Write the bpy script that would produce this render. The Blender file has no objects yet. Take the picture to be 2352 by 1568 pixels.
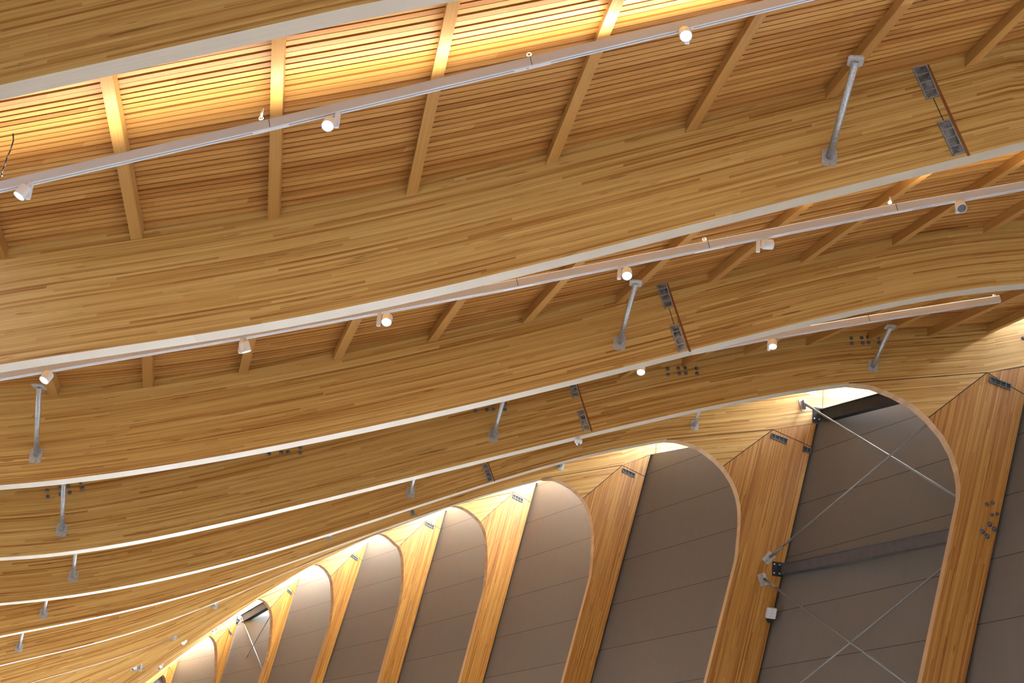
import bpy, bmesh, math, random
import numpy as np
from mathutils import Vector, Matrix
C = bpy.context.scene.collection
rng = random.Random(7)

# ------------------------------------------------------------------ camera
F_PX, CX, CY = 3600.0, 1176.0, 784.0
PITCH = math.atan(1372.0 / F_PX)
ROLL = math.asin(0.0995)
_fw = np.array([0, math.cos(PITCH), math.sin(PITCH)])
_up0 = np.array([0, -math.sin(PITCH), math.cos(PITCH)])
_R = np.array([1.0, 0, 0])
_rc = math.cos(ROLL) * _R + math.sin(ROLL) * _up0
_uc = math.cos(ROLL) * _up0 - math.sin(ROLL) * _R
cam_data = bpy.data.cameras.new('camera')
cam_data.sensor_width = 36.0
cam_data.lens = F_PX / 2352.0 * 36.0
cam_data.clip_end = 500
cam = bpy.data.objects.new('camera', cam_data)
C.objects.link(cam)
cam.matrix_world = Matrix(((_rc[0], _uc[0], -_fw[0], 0), (_rc[1], _uc[1], -_fw[1], 0),
                           (_rc[2], _uc[2], -_fw[2], 0), (0, 0, 0, 1)))
bpy.context.scene.camera = cam

# ------------------------------------------------------------------ world, exposure
vs = bpy.context.scene.view_settings
vs.view_transform = 'Standard'
vs.look = 'None'
vs.exposure = 0.44
vs.gamma = 1.0
vs.use_curve_mapping = False
w = bpy.data.worlds.new('overcast_sky')
bpy.context.scene.world = w
w.use_nodes = True
wn = w.node_tree.nodes
bg = wn['Background']
SKY_STRENGTH = 60.0
bg.inputs['Color'].default_value = (0.90, 0.95, 1.05, 1)
bg.inputs['Strength'].default_value = SKY_STRENGTH
UPLIGHT_W = 8.0          # watts per metre of up-light strip on the light tracks

def ray(p):
    return _fw + (p[0] - CX) / F_PX * _rc - (p[1] - CY) / F_PX * _uc
def proj(P):
    P = np.asarray(P); z = P @ _fw
    return CX + F_PX * (P @ _rc) / z, CY - F_PX * (P @ _uc) / z

# ------------------------------------------------------------------ materials
class NT:
    def __init__(s, name):
        s.m = bpy.data.materials.new(name); s.m.use_nodes = True
        s.t = s.m.node_tree; s.n = s.t.nodes; s.l = s.t.links
        s.b = s.n['Principled BSDF']
    def node(s, typ, **kw):
        n = s.n.new(typ)
        for k, v in kw.items(): setattr(n, k, v)
        return n
    def link(s, a, b): s.l.new(a, b)
    def math(s, op, a, b=None, c=None):
        n = s.n.new('ShaderNodeMath'); n.operation = op
        for i, v in enumerate((a, b, c)):
            if v is None: continue
            if isinstance(v, (int, float)): n.inputs[i].default_value = v
            else: s.l.new(v, n.inputs[i])
        return n.outputs[0]
    def ramp(s, fac, stops, interp='LINEAR'):
        n = s.n.new('ShaderNodeValToRGB'); cr = n.color_ramp; cr.interpolation = interp
        while len(cr.elements) < len(stops): cr.elements.new(0.5)
        for e, (p, c) in zip(cr.elements, stops):
            e.position = p; e.color = (*c, 1)
        s.l.new(fac, n.inputs[0]); return n.outputs[0]
    def mix(s, mode, fac, a, b):
        n = s.n.new('ShaderNodeMix'); n.data_type = 'RGBA'; n.blend_type = mode
        for sock, v in ((n.inputs[0], fac), (n.inputs[6], a), (n.inputs[7], b)):
            if isinstance(v, (int, float)): sock.default_value = v
            elif isinstance(v, tuple): sock.default_value = (*v, 1)
            else: s.l.new(v, sock)
        return n.outputs[2]

def wood(name, stops, row=0.028, seg=2.4, grain=1.0, knots=True, rough=0.42, spec=0.35):
    """glue-laminated timber: rows of boards along U, each board its own tone; UV in metres"""
    t = NT(name)
    uv = t.node('ShaderNodeUVMap'); sep = t.node('ShaderNodeSeparateXYZ'); t.link(uv.outputs[0], sep.inputs[0])
    oi = t.node('ShaderNodeObjectInfo')
    U, V = sep.outputs[0], sep.outputs[1]
    r = t.math('FLOOR', t.math('DIVIDE', V, row))
    rs = t.math('ADD', r, t.math('MULTIPLY', oi.outputs['Random'], 431.0))
    wn1 = t.node('ShaderNodeTexWhiteNoise', noise_dimensions='1D'); t.link(rs, wn1.inputs['W'])
    U2 = t.math('ADD', U, t.math('MULTIPLY', wn1.outputs[0], 61.0))
    sg = t.math('FLOOR', t.math('DIVIDE', U2, seg))
    cmb = t.node('ShaderNodeCombineXYZ'); t.link(sg, cmb.inputs[0]); t.link(rs, cmb.inputs[1])
    wn2 = t.node('ShaderNodeTexWhiteNoise', noise_dimensions='2D'); t.link(cmb.outputs[0], wn2.inputs['Vector'])
    # grain streaks
    cg = t.node('ShaderNodeCombineXYZ')
    t.link(t.math('MULTIPLY', U2, 0.9), cg.inputs[0]); t.link(t.math('MULTIPLY', V, 85.0), cg.inputs[1]); t.link(rs, cg.inputs[2])
    ng = t.node('ShaderNodeTexNoise'); ng.inputs['Scale'].default_value = 1.0; ng.inputs['Detail'].default_value = 3.0
    t.link(cg.outputs[0], ng.inputs['Vector'])
    cf = t.node('ShaderNodeCombineXYZ')
    t.link(t.math('MULTIPLY', U2, 0.45), cf.inputs[0]); t.link(t.math('MULTIPLY', V, 40.0), cf.inputs[1]); t.link(rs, cf.inputs[2])
    nf = t.node('ShaderNodeTexNoise'); nf.inputs['Scale'].default_value = 1.0; nf.inputs['Detail'].default_value = 2.0
    t.link(cf.outputs[0], nf.inputs['Vector'])
    f = t.math('ADD', t.math('MULTIPLY', wn2.outputs[0], 0.40), t.math('MULTIPLY', t.math('SUBTRACT', nf.outputs[0], 0.5), 0.72 * grain))
    f = t.math('ADD', f, t.math('MULTIPLY', t.math('SUBTRACT', ng.outputs[0], 0.5), 0.8 * grain))
    f = t.math('ADD', f, 0.31)
    col = t.ramp(f, stops)
    if knots:
        ck = t.node('ShaderNodeCombineXYZ')
        t.link(t.math('MULTIPLY', U2, 1.7), ck.inputs[0]); t.link(t.math('MULTIPLY', V, 22.0), ck.inputs[1]); t.link(rs, ck.inputs[2])
        nk = t.node('ShaderNodeTexNoise'); nk.inputs['Scale'].default_value = 1.0; nk.inputs['Detail'].default_value = 4.0
        t.link(ck.outputs[0], nk.inputs['Vector'])
        kf = t.ramp(nk.outputs[0], [(0.0, (0, 0, 0)), (0.64, (0, 0, 0)), (0.71, (1, 1, 1))])
        col = t.mix('MIX', t.math('MULTIPLY', kf, 0.65), col, (0.13, 0.045, 0.012))
    t.link(col, t.b.inputs['Base Color'])
    t.b.inputs['Roughness'].default_value = rough
    t.b.inputs['Specular IOR Level'].default_value = spec
    return t.m

def plain(name, col, rough=0.5, metal=0.0, noise=0.0, scale=30.0, spec=0.5):
    t = NT(name)
    if noise:
        tc = t.node('ShaderNodeTexCoord'); n = t.node('ShaderNodeTexNoise')
        n.inputs['Scale'].default_value = scale; n.inputs['Detail'].default_value = 4
        t.link(tc.outputs['Object'], n.inputs['Vector'])
        lo = tuple(c * (1 - noise) for c in col); hi = tuple(min(1, c * (1 + noise)) for c in col)
        t.link(t.ramp(n.outputs[0], [(0.3, lo), (0.7, hi)]), t.b.inputs['Base Color'])
    else:
        t.b.inputs['Base Color'].default_value = (*col, 1)
    t.b.inputs['Roughness'].default_value = rough
    t.b.inputs['Metallic'].default_value = metal
    t.b.inputs['Specular IOR Level'].default_value = spec
    return t.m

def emit(name, col, s):
    t = NT(name)
    t.b.inputs['Base Color'].default_value = (0.8, 0.8, 0.8, 1)
    t.b.inputs['Emission Color'].default_value = (*col, 1)
    t.b.inputs['Emission Strength'].default_value = s
    return t.m

M = {}
M['glulam'] = wood('glulam_face', [(0.0, (0.14, 0.045, 0.007)), (0.24, (0.29, 0.122, 0.021)), (0.42, (0.43, 0.242, 0.065)), (0.62, (0.51, 0.316, 0.098)), (1.0, (0.65, 0.455, 0.185))])
M['column'] = wood('glulam_column_shaded', [(0.0, (0.13, 0.038, 0.006)), (0.25, (0.27, 0.100, 0.015)), (0.5, (0.37, 0.168, 0.030)), (0.78, (0.46, 0.245, 0.055)), (1.0, (0.56, 0.34, 0.10))], row=0.024)  # same timber as the beams; dimmer light on the columns put into colour
M['soffit'] = wood('pale_soffit', [(0.0, (0.42, 0.345, 0.255)), (0.5, (0.53, 0.465, 0.375)), (1.0, (0.61, 0.555, 0.47))], row=0.9, seg=6.5, grain=0.45, knots=False)
M['edge'] = wood('laminated_edge', [(0.0, (0.34, 0.19, 0.10)), (0.5, (0.50, 0.33, 0.19)), (1.0, (0.64, 0.48, 0.31))], row=0.09, seg=9, grain=0.35, knots=False)
M['slat'] = wood('ceiling_slat', [(0.0, (0.20, 0.066, 0.012)), (0.3, (0.36, 0.148, 0.033)), (0.6, (0.49, 0.242, 0.066)), (1.0, (0.60, 0.36, 0.12))], row=0.5, seg=4.2, grain=0.6, knots=False)
M['purlin'] = wood('purlin_timber', [(0.0, (0.28, 0.115, 0.024)), (0.5, (0.42, 0.21, 0.055)), (1.0, (0.54, 0.32, 0.105))], row=0.2, seg=9, grain=0.6, knots=False)
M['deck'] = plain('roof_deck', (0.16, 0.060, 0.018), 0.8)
M['seam'] = plain('dark_seam', (0.035, 0.015, 0.008), 0.9)
M['slot'] = plain('slot_wood', (0.20, 0.065, 0.012), 0.8)
M['galv'] = plain('galvanised_steel', (0.47, 0.50, 0.53), 0.42, 0.75, 0.22, 45)
M['plate'] = plain('grey_plate', (0.42, 0.42, 0.42), 0.55, 0.5, 0.15, 30)
M['dark_steel'] = plain('dark_steel', (0.022, 0.023, 0.027), 0.7, 0.0, 0.2, 10, 0.25)
M['grey_steel'] = plain('painted_grey_steel', (0.085, 0.085, 0.095), 0.5, 0.2, 0.15, 8)
M['bolt'] = plain('bolt_steel', (0.13, 0.135, 0.15), 0.45, 0.7)
M['pocket'] = plain('pocket_steel', (0.34, 0.37, 0.40), 0.42, 0.7, 0.3, 25)
M['pocket_dark'] = plain('pocket_recess_shade', (0.19, 0.205, 0.22), 0.45, 0.6, 0.7, 14)  # flat back plate, the shade of a recess put into its colour
M['pocket_dim'] = plain('dimmed_pocket_steel', (0.10, 0.11, 0.115), 0.6, 0.4, 0.3, 25)  # pocket steel darkened in colour against the skylight on the column heads
M['pocket_shade'] = plain('dimmed_recess_shade', (0.03, 0.032, 0.032), 0.7, 0.2, 0.6, 18)  # recess shade in colour, darker still for the column heads
M['white'] = plain('white_painted_metal', (0.72, 0.75, 0.80), 0.45)
M['rail'] = plain('pale_grey_rail', (0.52, 0.54, 0.585), 0.45)
M['rail_face'] = plain('rail_underside', (0.72, 0.75, 0.80), 0.4)
M['track_slot'] = plain('track_slot', (0.10, 0.11, 0.14), 0.5)
M['lens'] = emit('lit_lens', (1.0, 0.93, 0.82), 5.0)
M['lens_off'] = plain('unlit_lens', (0.10, 0.11, 0.13), 0.2)
M['strip'] = emit('lit_strip', (1.0, 0.86, 0.62), 4.0)
M['wire'] = plain('steel_wire', (0.45, 0.42, 0.38), 0.4, 0.8)
M['cable'] = plain('black_cable', (0.015, 0.014, 0.014), 0.5)
M['rod'] = plain('steel_rod', (0.23, 0.25, 0.26), 0.45, 0.6)
M['black'] = plain('black_metal', (0.012, 0.012, 0.012), 0.5)
M['floor'] = plain('floor_concrete', (0.55, 0.53, 0.505), 0.7, 0, 0.1, 2)
M['backwall'] = plain('plaster', (0.55, 0.53, 0.50), 0.8)

M['endwall'] = plain('grey_end_wall', (0.165, 0.15, 0.137), 0.6)
def wall_mat():
    t = NT('grey_metal_panels')
    uv = t.node('ShaderNodeUVMap'); sep = t.node('ShaderNodeSeparateXYZ'); t.link(uv.outputs[0], sep.inputs[0])
    fr = t.math('FRACT', sep.outputs[1])
    d = t.math('MINIMUM', fr, t.math('SUBTRACT', 1.0, fr))
    j = t.math('LESS_THAN', d, 0.0065)
    row = t.math('FLOOR', sep.outputs[1])
    wn_ = t.node('ShaderNodeTexWhiteNoise', noise_dimensions='1D'); t.link(row, wn_.inputs['W'])
    c = t.node('ShaderNodeCombineXYZ'); t.link(t.math('MULTIPLY', sep.outputs[0], 3.0), c.inputs[0]); t.link(t.math('MULTIPLY', sep.outputs[1], 1.2), c.inputs[1])
    n = t.node('ShaderNodeTexNoise'); n.inputs['Scale'].default_value = 1.5; n.inputs['Detail'].default_value = 5; t.link(c.outputs[0], n.inputs['Vector'])
    v = t.math('ADD', t.math('MULTIPLY', wn_.outputs[0], 0.3), t.math('MULTIPLY', n.outputs[0], 0.7))
    col = t.ramp(v, [(0.2, (0.138, 0.130, 0.119)), (0.8, (0.172, 0.163, 0.150))])
    col = t.mix('MIX', j, col, (0.035, 0.03, 0.027))
    t.link(col, t.b.inputs['Base Color'])
    t.b.inputs['Metallic'].default_value = 0.12
    t.link(t.math('ADD', 0.46, t.math('MULTIPLY', n.outputs[0], 0.16)), t.b.inputs['Roughness'])
    return t.m
M['wall'] = wall_mat()

def glass_mat(name='clear_glazing', tint=(0.96, 0.98, 0.97)):
    t = NT(name)
    t.n.remove(t.b)
    tr = t.node('ShaderNodeBsdfTransparent'); gl = t.node('ShaderNodeBsdfGlossy'); gl.inputs['Roughness'].default_value = 0.02
    tr.inputs['Color'].default_value = (*tint, 1)
    mx = t.node('ShaderNodeMixShader'); mx.inputs[0].default_value = 0.05
    t.link(tr.outputs[0], mx.inputs[1]); t.link(gl.outputs[0], mx.inputs[2])
    t.link(mx.outputs[0], t.n['Material Output'].inputs['Surface'])
    return t.m
M['glass'] = glass_mat()
M['tinted_dark'] = glass_mat('dark_tinted_glazing', (0.145, 0.145, 0.145))
M['far_tint'] = glass_mat('pale_tinted_glazing', (0.48, 0.485, 0.48))
M['low_tint'] = glass_mat('light_tinted_glazing', (0.25, 0.253, 0.25))
M['tinted'] = glass_mat('tinted_glazing', (0.175, 0.178, 0.175))

# ------------------------------------------------------------------ object helpers
def tag(o, label=None, cat=None, group=None, kind=None):
    if label: o['label'] = label
    if cat: o['category'] = cat
    if group: o['group'] = group
    if kind: o['kind'] = kind
    return o
def empty(name, loc):
    o = bpy.data.objects.new(name, None); o.empty_display_size = 0.2
    C.objects.link(o); o.location = Vector(loc); return o
def part(name, bm, mats, parent=None, smooth=False):
    """link a bmesh (world coordinates) as one mesh object; under a parent Empty it moves with it"""
    me = bpy.data.meshes.new(name)
    bmesh.ops.recalc_face_normals(bm, faces=bm.faces)
    if smooth:
        for f in bm.faces: f.smooth = True
    org = Vector((0, 0, 0))
    if parent is None:
        if len(bm.verts):
            org = sum((v.co for v in bm.verts), Vector()) / len(bm.verts)
    else:
        p = parent
        while p is not None: org = org + p.location; p = p.parent
    bmesh.ops.translate(bm, verts=bm.verts, vec=-org)
    bm.to_mesh(me); bm.free()
    for m in (mats if isinstance(mats, (list, tuple)) else [mats]): me.materials.append(m)
    o = bpy.data.objects.new(name, me); C.objects.link(o)
    if parent is None: o.location = org
    else: o.parent = parent
    return o
V = Vector
def bm_new(): return bmesh.new()
def hexa(bm, p, mi=0):
    """8 points: 4 of one end, 4 of the other"""
    vs_ = [bm.verts.new(V(q)) for q in p]
    fs = []
    for a in ((0, 1, 2, 3), (7, 6, 5, 4), (0, 4, 5, 1), (1, 5, 6, 2), (2, 6, 7, 3), (3, 7, 4, 0)):
        f = bm.faces.new([vs_[i] for i in a]); f.material_index = mi; fs.append(f)
    return fs
def box(bm, c, ax, ay, az, mi=0):
    """box with centre c and half-extent vectors"""
    c, ax, ay, az = V(c), V(ax), V(ay), V(az)
    return hexa(bm, [c - ax - ay - az, c + ax - ay - az, c + ax + ay - az, c - ax + ay - az,
                     c - ax - ay + az, c + ax - ay + az, c + ax + ay + az, c - ax + ay + az], mi)
def frame_of(d):
    d = V(d).normalized(); a = V((0, 0, 1)) if abs(d.z) < 0.9 else V((1, 0, 0))
    x = d.cross(a).normalized(); return x, d.cross(x).normalized(), d
def tube(bm, a, b, r, n=14, r2=None, mi=0, caps=True):
    a, b = V(a), V(b); x, y, d = frame_of(b - a); r2 = r if r2 is None else r2
    A = []; B = []
    for i in range(n):
        t = 2 * math.pi * i / n; q = x * math.cos(t) + y * math.sin(t)
        A.append(bm.verts.new(a + q * r)); B.append(bm.verts.new(b + q * r2))
    for i in range(n):
        f = bm.faces.new((A[i], A[(i + 1) % n], B[(i + 1) % n], B[i])); f.material_index = mi; f.smooth = True
    if caps:
        for L in (list(reversed(A)), B):
            f = bm.faces.new(L); f.material_index = mi
def polytube(bm, pts, r, n=8):
    for a, b in zip(pts[:-1], pts[1:]): tube(bm, a, b, r, n)
def lathe(bm, prof, o, d, n=24, mi=0):
    """prof = list of (distance along d, radius)"""
    x, y, d = frame_of(d); o = V(o); rings = []
    for (s, r) in prof:
        rings.append([bm.verts.new(o + d * s + (x * math.cos(2 * math.pi * i / n) + y * math.sin(2 * math.pi * i / n)) * max(r, 1e-4)) for i in range(n)])
    for P, Q in zip(rings[:-1], rings[1:]):
        for i in range(n):
            f = bm.faces.new((P[i], P[(i + 1) % n], Q[(i + 1) % n], Q[i])); f.smooth = True; f.material_index = mi
    bm.faces.new(list(reversed(rings[0]))).material_index = mi
    bm.faces.new(rings[-1]).material_index = mi

# ------------------------------------------------------------------ the frames: where each vertical frame plane stands
ORDER = 'ZABCDEFGHIJK'
ALPHA = {'Z': 10.8, 'A': 7, 'B': 3, 'C': -3, 'D': -8, 'E': -12, 'F': -17, 'G': -22.5, 'H': -28, 'I': -32.5, 'J': -37, 'K': -41}
KXY = {'Z': (13.70, 7.78), 'A': (11.93, 12.78), 'B': (10.04, 17.73), 'C': (8.007, 22.625), 'D': (5.7925, 27.587), 'E': (3.2775, 32.915),
       'F': (0.9485, 37.571), 'G': (-1.3487, 41.905), 'H': (-3.6967, 46.109), 'I': (-6.0505, 50.105), 'J': (-8.3825, 53.865), 'K': (-10.9125, 57.76)}
T = 0.20                                                    # timber thickness
def nvec(k): a = math.radians(ALPHA[k]); return np.array([math.sin(a), math.cos(a), 0.0])
def evec(k): a = math.radians(ALPHA[k]); return np.array([math.cos(a), -math.sin(a), 0.0])
def W(k, u, z, off=0.0):
    q = np.array([*KXY[k], 0.0]) + u * evec(k) + off * nvec(k); return V((q[0], q[1], z))
def on(k, p, off=0.0):
    """pixel -> (u, z) on the plane of frame k"""
    d = ray(p); n = nvec(k); Kp = np.array([*KXY[k], 0.0])
    t = (n @ Kp + off) / (n @ d); Q = d * t
    return float((Q - Kp) @ evec(k)), float(Q[2])

BOT = {
 'Z': [(0, 189), (238, 150), (487, 90), (800, 12)],
 'A': [(0, 837), (200, 807), (400, 775), (600, 742), (800, 707), (1000, 663), (1200, 612), (1400, 564), (1552, 525), (1800, 464), (2000, 413), (2185, 366), (2352, 325)],
 'B': [(0, 1114), (250, 1086), (580, 1034), (800, 990), (1332, 864), (1570, 812), (1756, 761), (1995, 703), (2199, 668), (2352, 651)],
 'C': [(0, 1280), (175, 1262), (286, 1248), (480, 1208), (664, 1163), (800, 1132), (960, 1090), (1206, 1034), (1338, 997), (1580, 943), (1763, 907), (1856, 893), (1950, 879)],
 'D': [(0, 1384), (102, 1376), (163, 1367), (245, 1352), (347, 1333), (480, 1304), (643, 1257), (745, 1229), (960, 1162), (1124, 1108), (1237, 1071), (1380, 1040), (1530, 1011)],
 'E': [(0, 1460), (143, 1434), (204, 1419), (347, 1385), (480, 1355), (623, 1304), (704, 1277), (827, 1232), (900, 1208), (960, 1188), (1031, 1162), (1104, 1138), (1245, 1098)],
 'F': [(0, 1527), (102, 1505), (204, 1479), (306, 1449), (480, 1391), (676, 1305), (725, 1285), (786, 1258), (868, 1225), (960, 1191), (1037, 1161)],
 'G': [(69, 1568), (131, 1550), (204, 1529), (340, 1486), (400, 1460), (480, 1418), (541, 1394), (606, 1357), (664, 1322), (722, 1296), (868, 1225)],
 'H': [(229, 1568), (306, 1533), (340, 1516), (401, 1485), (425, 1471), (543, 1404), (640, 1340), (722, 1297)],
 'I': [(340, 1545), (385, 1515), (428, 1486), (452, 1469), (493, 1442), (543, 1409), (594, 1375)],
 'J': [(340, 1560), (370, 1540), (409, 1511), (451, 1475), (479, 1461)],
 'K': [(300, 1606), (340, 1575), (375, 1549)]}
def sc(o, s, L): return [(o[0] + s * x, o[1] + s * y) for x, y in L]
ARC = {   # face edge of the curved corner, from the beam round to the column
 'C': sc((1750, 840), .2126, [(940, 185), (1200, 215), (1430, 305), (1640, 420), (1800, 560), (1960, 750), (2060, 930), (2120, 1120), (2145, 1280), (2140, 1430)]),
 'D': sc((1480, 990), .1913, [(270, 98), (400, 108), (540, 145), (660, 190), (760, 255), (860, 335), (945, 420), (1010, 510), (1060, 590), (1100, 680), (1130, 775), (1150, 880), (1157, 980), (1157, 1100), (1150, 1200), (1140, 1300), (1130, 1420), (1115, 1530)]),
 'E': sc((1180, 1060), .1913, [(330, 203), (400, 185), (500, 205), (600, 250), (700, 305), (780, 375), (835, 440), (885, 520), (920, 600), (940, 690), (955, 780), (962, 880), (962, 1000), (955, 1130), (945, 1260), (930, 1380)]),
 'F': sc((960, 1120), .1913, [(400, 215), (480, 215), (540, 235), (600, 265), (660, 310), (710, 355), (755, 405), (790, 470), (815, 540), (828, 640), (835, 740), (838, 840), (835, 960), (825, 1070), (812, 1160), (800, 1240)]),
 'G': sc((780, 1180), .1913, [(450, 237), (500, 235), (560, 255), (620, 300), (670, 350), (715, 385), (745, 450), (765, 530), (770, 640), (770, 760), (765, 870), (750, 980), (735, 1080), (720, 1140)]),
 'H': sc((640, 1240), .1658, [(510, 335), (570, 340), (620, 370), (660, 405), (690, 445), (725, 500), (745, 570), (757, 680), (763, 800), (760, 900), (745, 1030), (730, 1130), (715, 1210)]),
 'I': sc((530, 1330), .1467, [(440, 308), (490, 315), (540, 340), (585, 390), (625, 450), (645, 520), (655, 590), (657, 700), (650, 800), (635, 940), (615, 1080), (595, 1200), (565, 1300)]),
 'J': sc((340, 1408), .102, [(1375, 515), (1440, 530), (1490, 590), (1530, 660), (1550, 740), (1560, 850), (1565, 960), (1560, 1080), (1555, 1250), (1545, 1400), (1520, 1568)]),
 'K': sc((340, 1408), .102, [(330, 1385), (370, 1410), (395, 1480), (408, 1568), (410, 1660), (405, 1760)])}
INNER = {'C': (2116, 1568), 'D': (1622, 1568), 'E': (1293, 1568), 'F': (1056.6, 1568), 'G': (872, 1568), 'H': (725, 1568), 'I': (602, 1568), 'J': (489, 1590), 'K': (377, 1610)}
OUTER = {'C': (-.06, 8.49, -1.04, 4.07), 'D': (0, 9.53, -.97, 4.59), 'E': (0, 10.26, -.99, 5.13), 'F': (0, 10.68, -.88, 5.60), 'G': (0, 10.87, -.81, 6.02),
         'H': (0, 10.74, -.60, 7.66), 'I': (0, 10.26, -.42, 7.85), 'J': (0, 9.28, -.30, 7.22), 'K': (0, 8.42, -.2, 7.2)}
WALLTOP = {'Z': 8.6, 'A': 8.6, 'B': 8.8, 'C': 9.12, 'D': 9.53, 'E': 10.26, 'F': 10.68, 'G': 10.87, 'H': 10.74, 'I': 10.26, 'J': 9.28, 'K': 8.42}
KNEE = {'C': (-.64, 8.88), 'D': (-.84, 9.25), 'E': (-.63, 9.88), 'F': (-.56, 10.31), 'G': (-.52, 10.46), 'H': (-.41, 10.3), 'I': (-.31, 9.94), 'J': (-.33, 9.02), 'K': (-.33, 8.1)}
MITRE = {'C': (2128, 963), 'D': (1661, 1070), 'E': (1340, 1145), 'F': (1104, 1198), 'G': (919, 1253), 'H': (761, 1321), 'I': (624, 1396), 'J': (495, 1474), 'K': (378, 1556)}
FLOOR_Z = -5.0
UL = -21.0
SILL_Z = 2.2                # wall panels stop here; unseen glazing added below lights the far beams
# bottom profiles as smooth polynomials in u
PROF = {}; T0 = {}; ARCUZ = {}
for k in ORDER:
    pts = np.array([on(k, p) for p in BOT[k]])
    deg = 5 if len(pts) >= 10 else (3 if len(pts) >= 7 else 1)
    if k in 'IJK': deg = min(deg, 2 if k == 'I' else 1)
    PROF[k] = (np.polyfit(pts[:, 0], pts[:, 1], deg), pts[0, 0], pts[-1, 0])
    if k in ARC:
        ARCUZ[k] = [on(k, p) for p in ARC[k]]
        T0[k] = ARCUZ[k][0]
for k, dz in (('B', 0.05), ('A', 0.15), ('Z', 0.25)):       # the three nearest columns stand beside the picture
    ub = T0['C'][0]; c = PROF[k]
    zb = {'B': 8.47, 'A': 9.03, 'Z': 9.6}[k]
    ARCUZ[k] = [(u, z - T0['C'][1] + zb) for u, z in ARCUZ['C']]
    T0[k] = ARCUZ[k][0]
    KNEE[k] = (KNEE['C'][0], KNEE['C'][1] - T0['C'][1] + zb)
    OUTER[k] = (-.06, 8.49, -1.04, 4.07)
def zbot(k, u):
    c, a, b = PROF[k]
    kn, t0 = KNEE[k], T0[k]
    if u >= kn[0]:
        wt = max(WALLTOP[k] - .03, kn[1] + .1)
        return kn[1] + (wt - kn[1]) / max(0.05, -kn[0]) * (u - kn[0]) if u < 0 else wt + .25 * u
    if u >= t0[0]:
        return t0[1] + (kn[1] - t0[1]) * (u - t0[0]) / (kn[0] - t0[0])
    if u > b:
        zb = np.polyval(c, b); return zb + (t0[1] - zb) * (u - b) / (t0[0] - b)
    if u < a:
        s = np.polyval(np.polyder(c), a + .4); d = a - u
        return np.polyval(c, a) - s * d + 0.012 * d * d
    z = float(np.polyval(c, u))
    if k in ARC and u > b - .6:                              # meet the corner block exactly
        z += (t0[1] - np.polyval(c, b)) * (u - b + .6) / .6
    return z
# underside of the purlins above each frame's lower edge
PUR = {'A': [(309, 560), (626, 502), (939, 439), (1254, 373), (1570, 303), (1888, 233), (2210, 160)],
       'B': [(104, 929), (330, 893), (554, 856), (773, 817), (990, 775), (1204, 733), (1413, 690), (1625, 649), (1834, 609), (2040, 577), (2250, 540)],
       'C': [(1575, 836), (1716, 811), (1858, 788), (1996, 769), (2135, 753), (2270, 740)]}
HP = {}
for k in PUR:
    q = np.array([on(k, p) for p in PUR[k]])
    h = np.array([z - zbot(k, u) for u, z in q])
    HP[k] = (np.polyfit(q[:, 0], h, 1), q[0, 0], q[-1, 0])
def zpur(k, u):
    if k in HP:
        c, a, b = HP[k]; h = float(np.polyval(c, min(max(u, a), b)))
        return zbot(k, u) + h + (min(.034 * (a - u), .5) if k == 'C' else .01 * max(0, a - u))
    if k == 'Z': return zbot(k, u) + 1.03
    return zbot(k, u) + .74 + min(.034 * max(0.0, -5.0 - u), .5)
PDEPTH = 0.13
def zceil(k, u): return zpur(k, u) + PDEPTH

def uv_layer(bm): return bm.loops.layers.uv.verify()

def prism(k, poly, grain, pidx=(0, 1), edge_rows=None):
    """flat timber piece in frame k: polygon (u, z) extruded by the timber thickness; grain = (origin, direction)"""
    bm = bm_new(); uv = uv_layer(bm)
    A = [bm.verts.new(W(k, u, z)) for u, z in poly]
    B = [bm.verts.new(W(k, u, z, T)) for u, z in poly]
    g0 = np.array(grain[0]); gd = np.array(grain[1], float); gd /= np.linalg.norm(gd); gp = np.array([-gd[1], gd[0]])
    def fuv(f, pts):
        for l, p in zip(f.loops, pts):
            q = np.array(p) - g0; l[uv].uv = (float(q @ gd), float(q @ gp))
    f = bm.faces.new(A); f.material_index = pidx[0]; fuv(f, poly)
    f = bm.faces.new(list(reversed(B))); f.material_index = pidx[0]; fuv(f, list(reversed(poly)))
    s = 0.0; n = len(poly)
    for i in range(n):
        j = (i + 1) % n; L = math.dist(poly[i], poly[j])
        f = bm.faces.new((A[j], A[i], B[i], B[j])); f.material_index = pidx[1]
        rows = L if (edge_rows is None or edge_rows(i)) else 0.0
        for l, (a, b) in zip(f.loops, ((0.0, s + rows), (0.0, s), (T, s), (T, s + rows))): l[uv].uv = (a, b)
        s += rows if rows else 0.37 if n < 9 else 0.0
    return bm

def on_face(k, u, z, proud): return W(k, u, z, -proud)

def bolt(k, u, z, r, parent, name='bolt'):
    bm = bm_new(); p = W(k, u, z); n = V(-nvec(k))
    lathe(bm, [(-.004, r * 1.25), (.006, r * 1.25), (.0065, r), (.03, r * .95), (.04, r * .55)], p, n, 12)
    part(name, bm, M['bolt'], parent)

def seam(k, pts, wdt, parent, mat='seam', name='joint_seam'):
    """thin joint line on the face of frame k"""
    bm = bm_new()
    for a, b in zip(pts[:-1], pts[1:]):
        d = np.array(b) - np.array(a); L = np.linalg.norm(d)
        if L < 1e-4: continue
        d /= L; q = np.array([-d[1], d[0]]) * wdt / 2
        P = [np.array(a) - q, np.array(b) - q, np.array(b) + q, np.array(a) + q]
        hexa(bm, [W(k, *x, -.0025) for x in P] + [W(k, *x, .004) for x in P])
    return part(name, bm, M[mat], parent)

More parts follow.
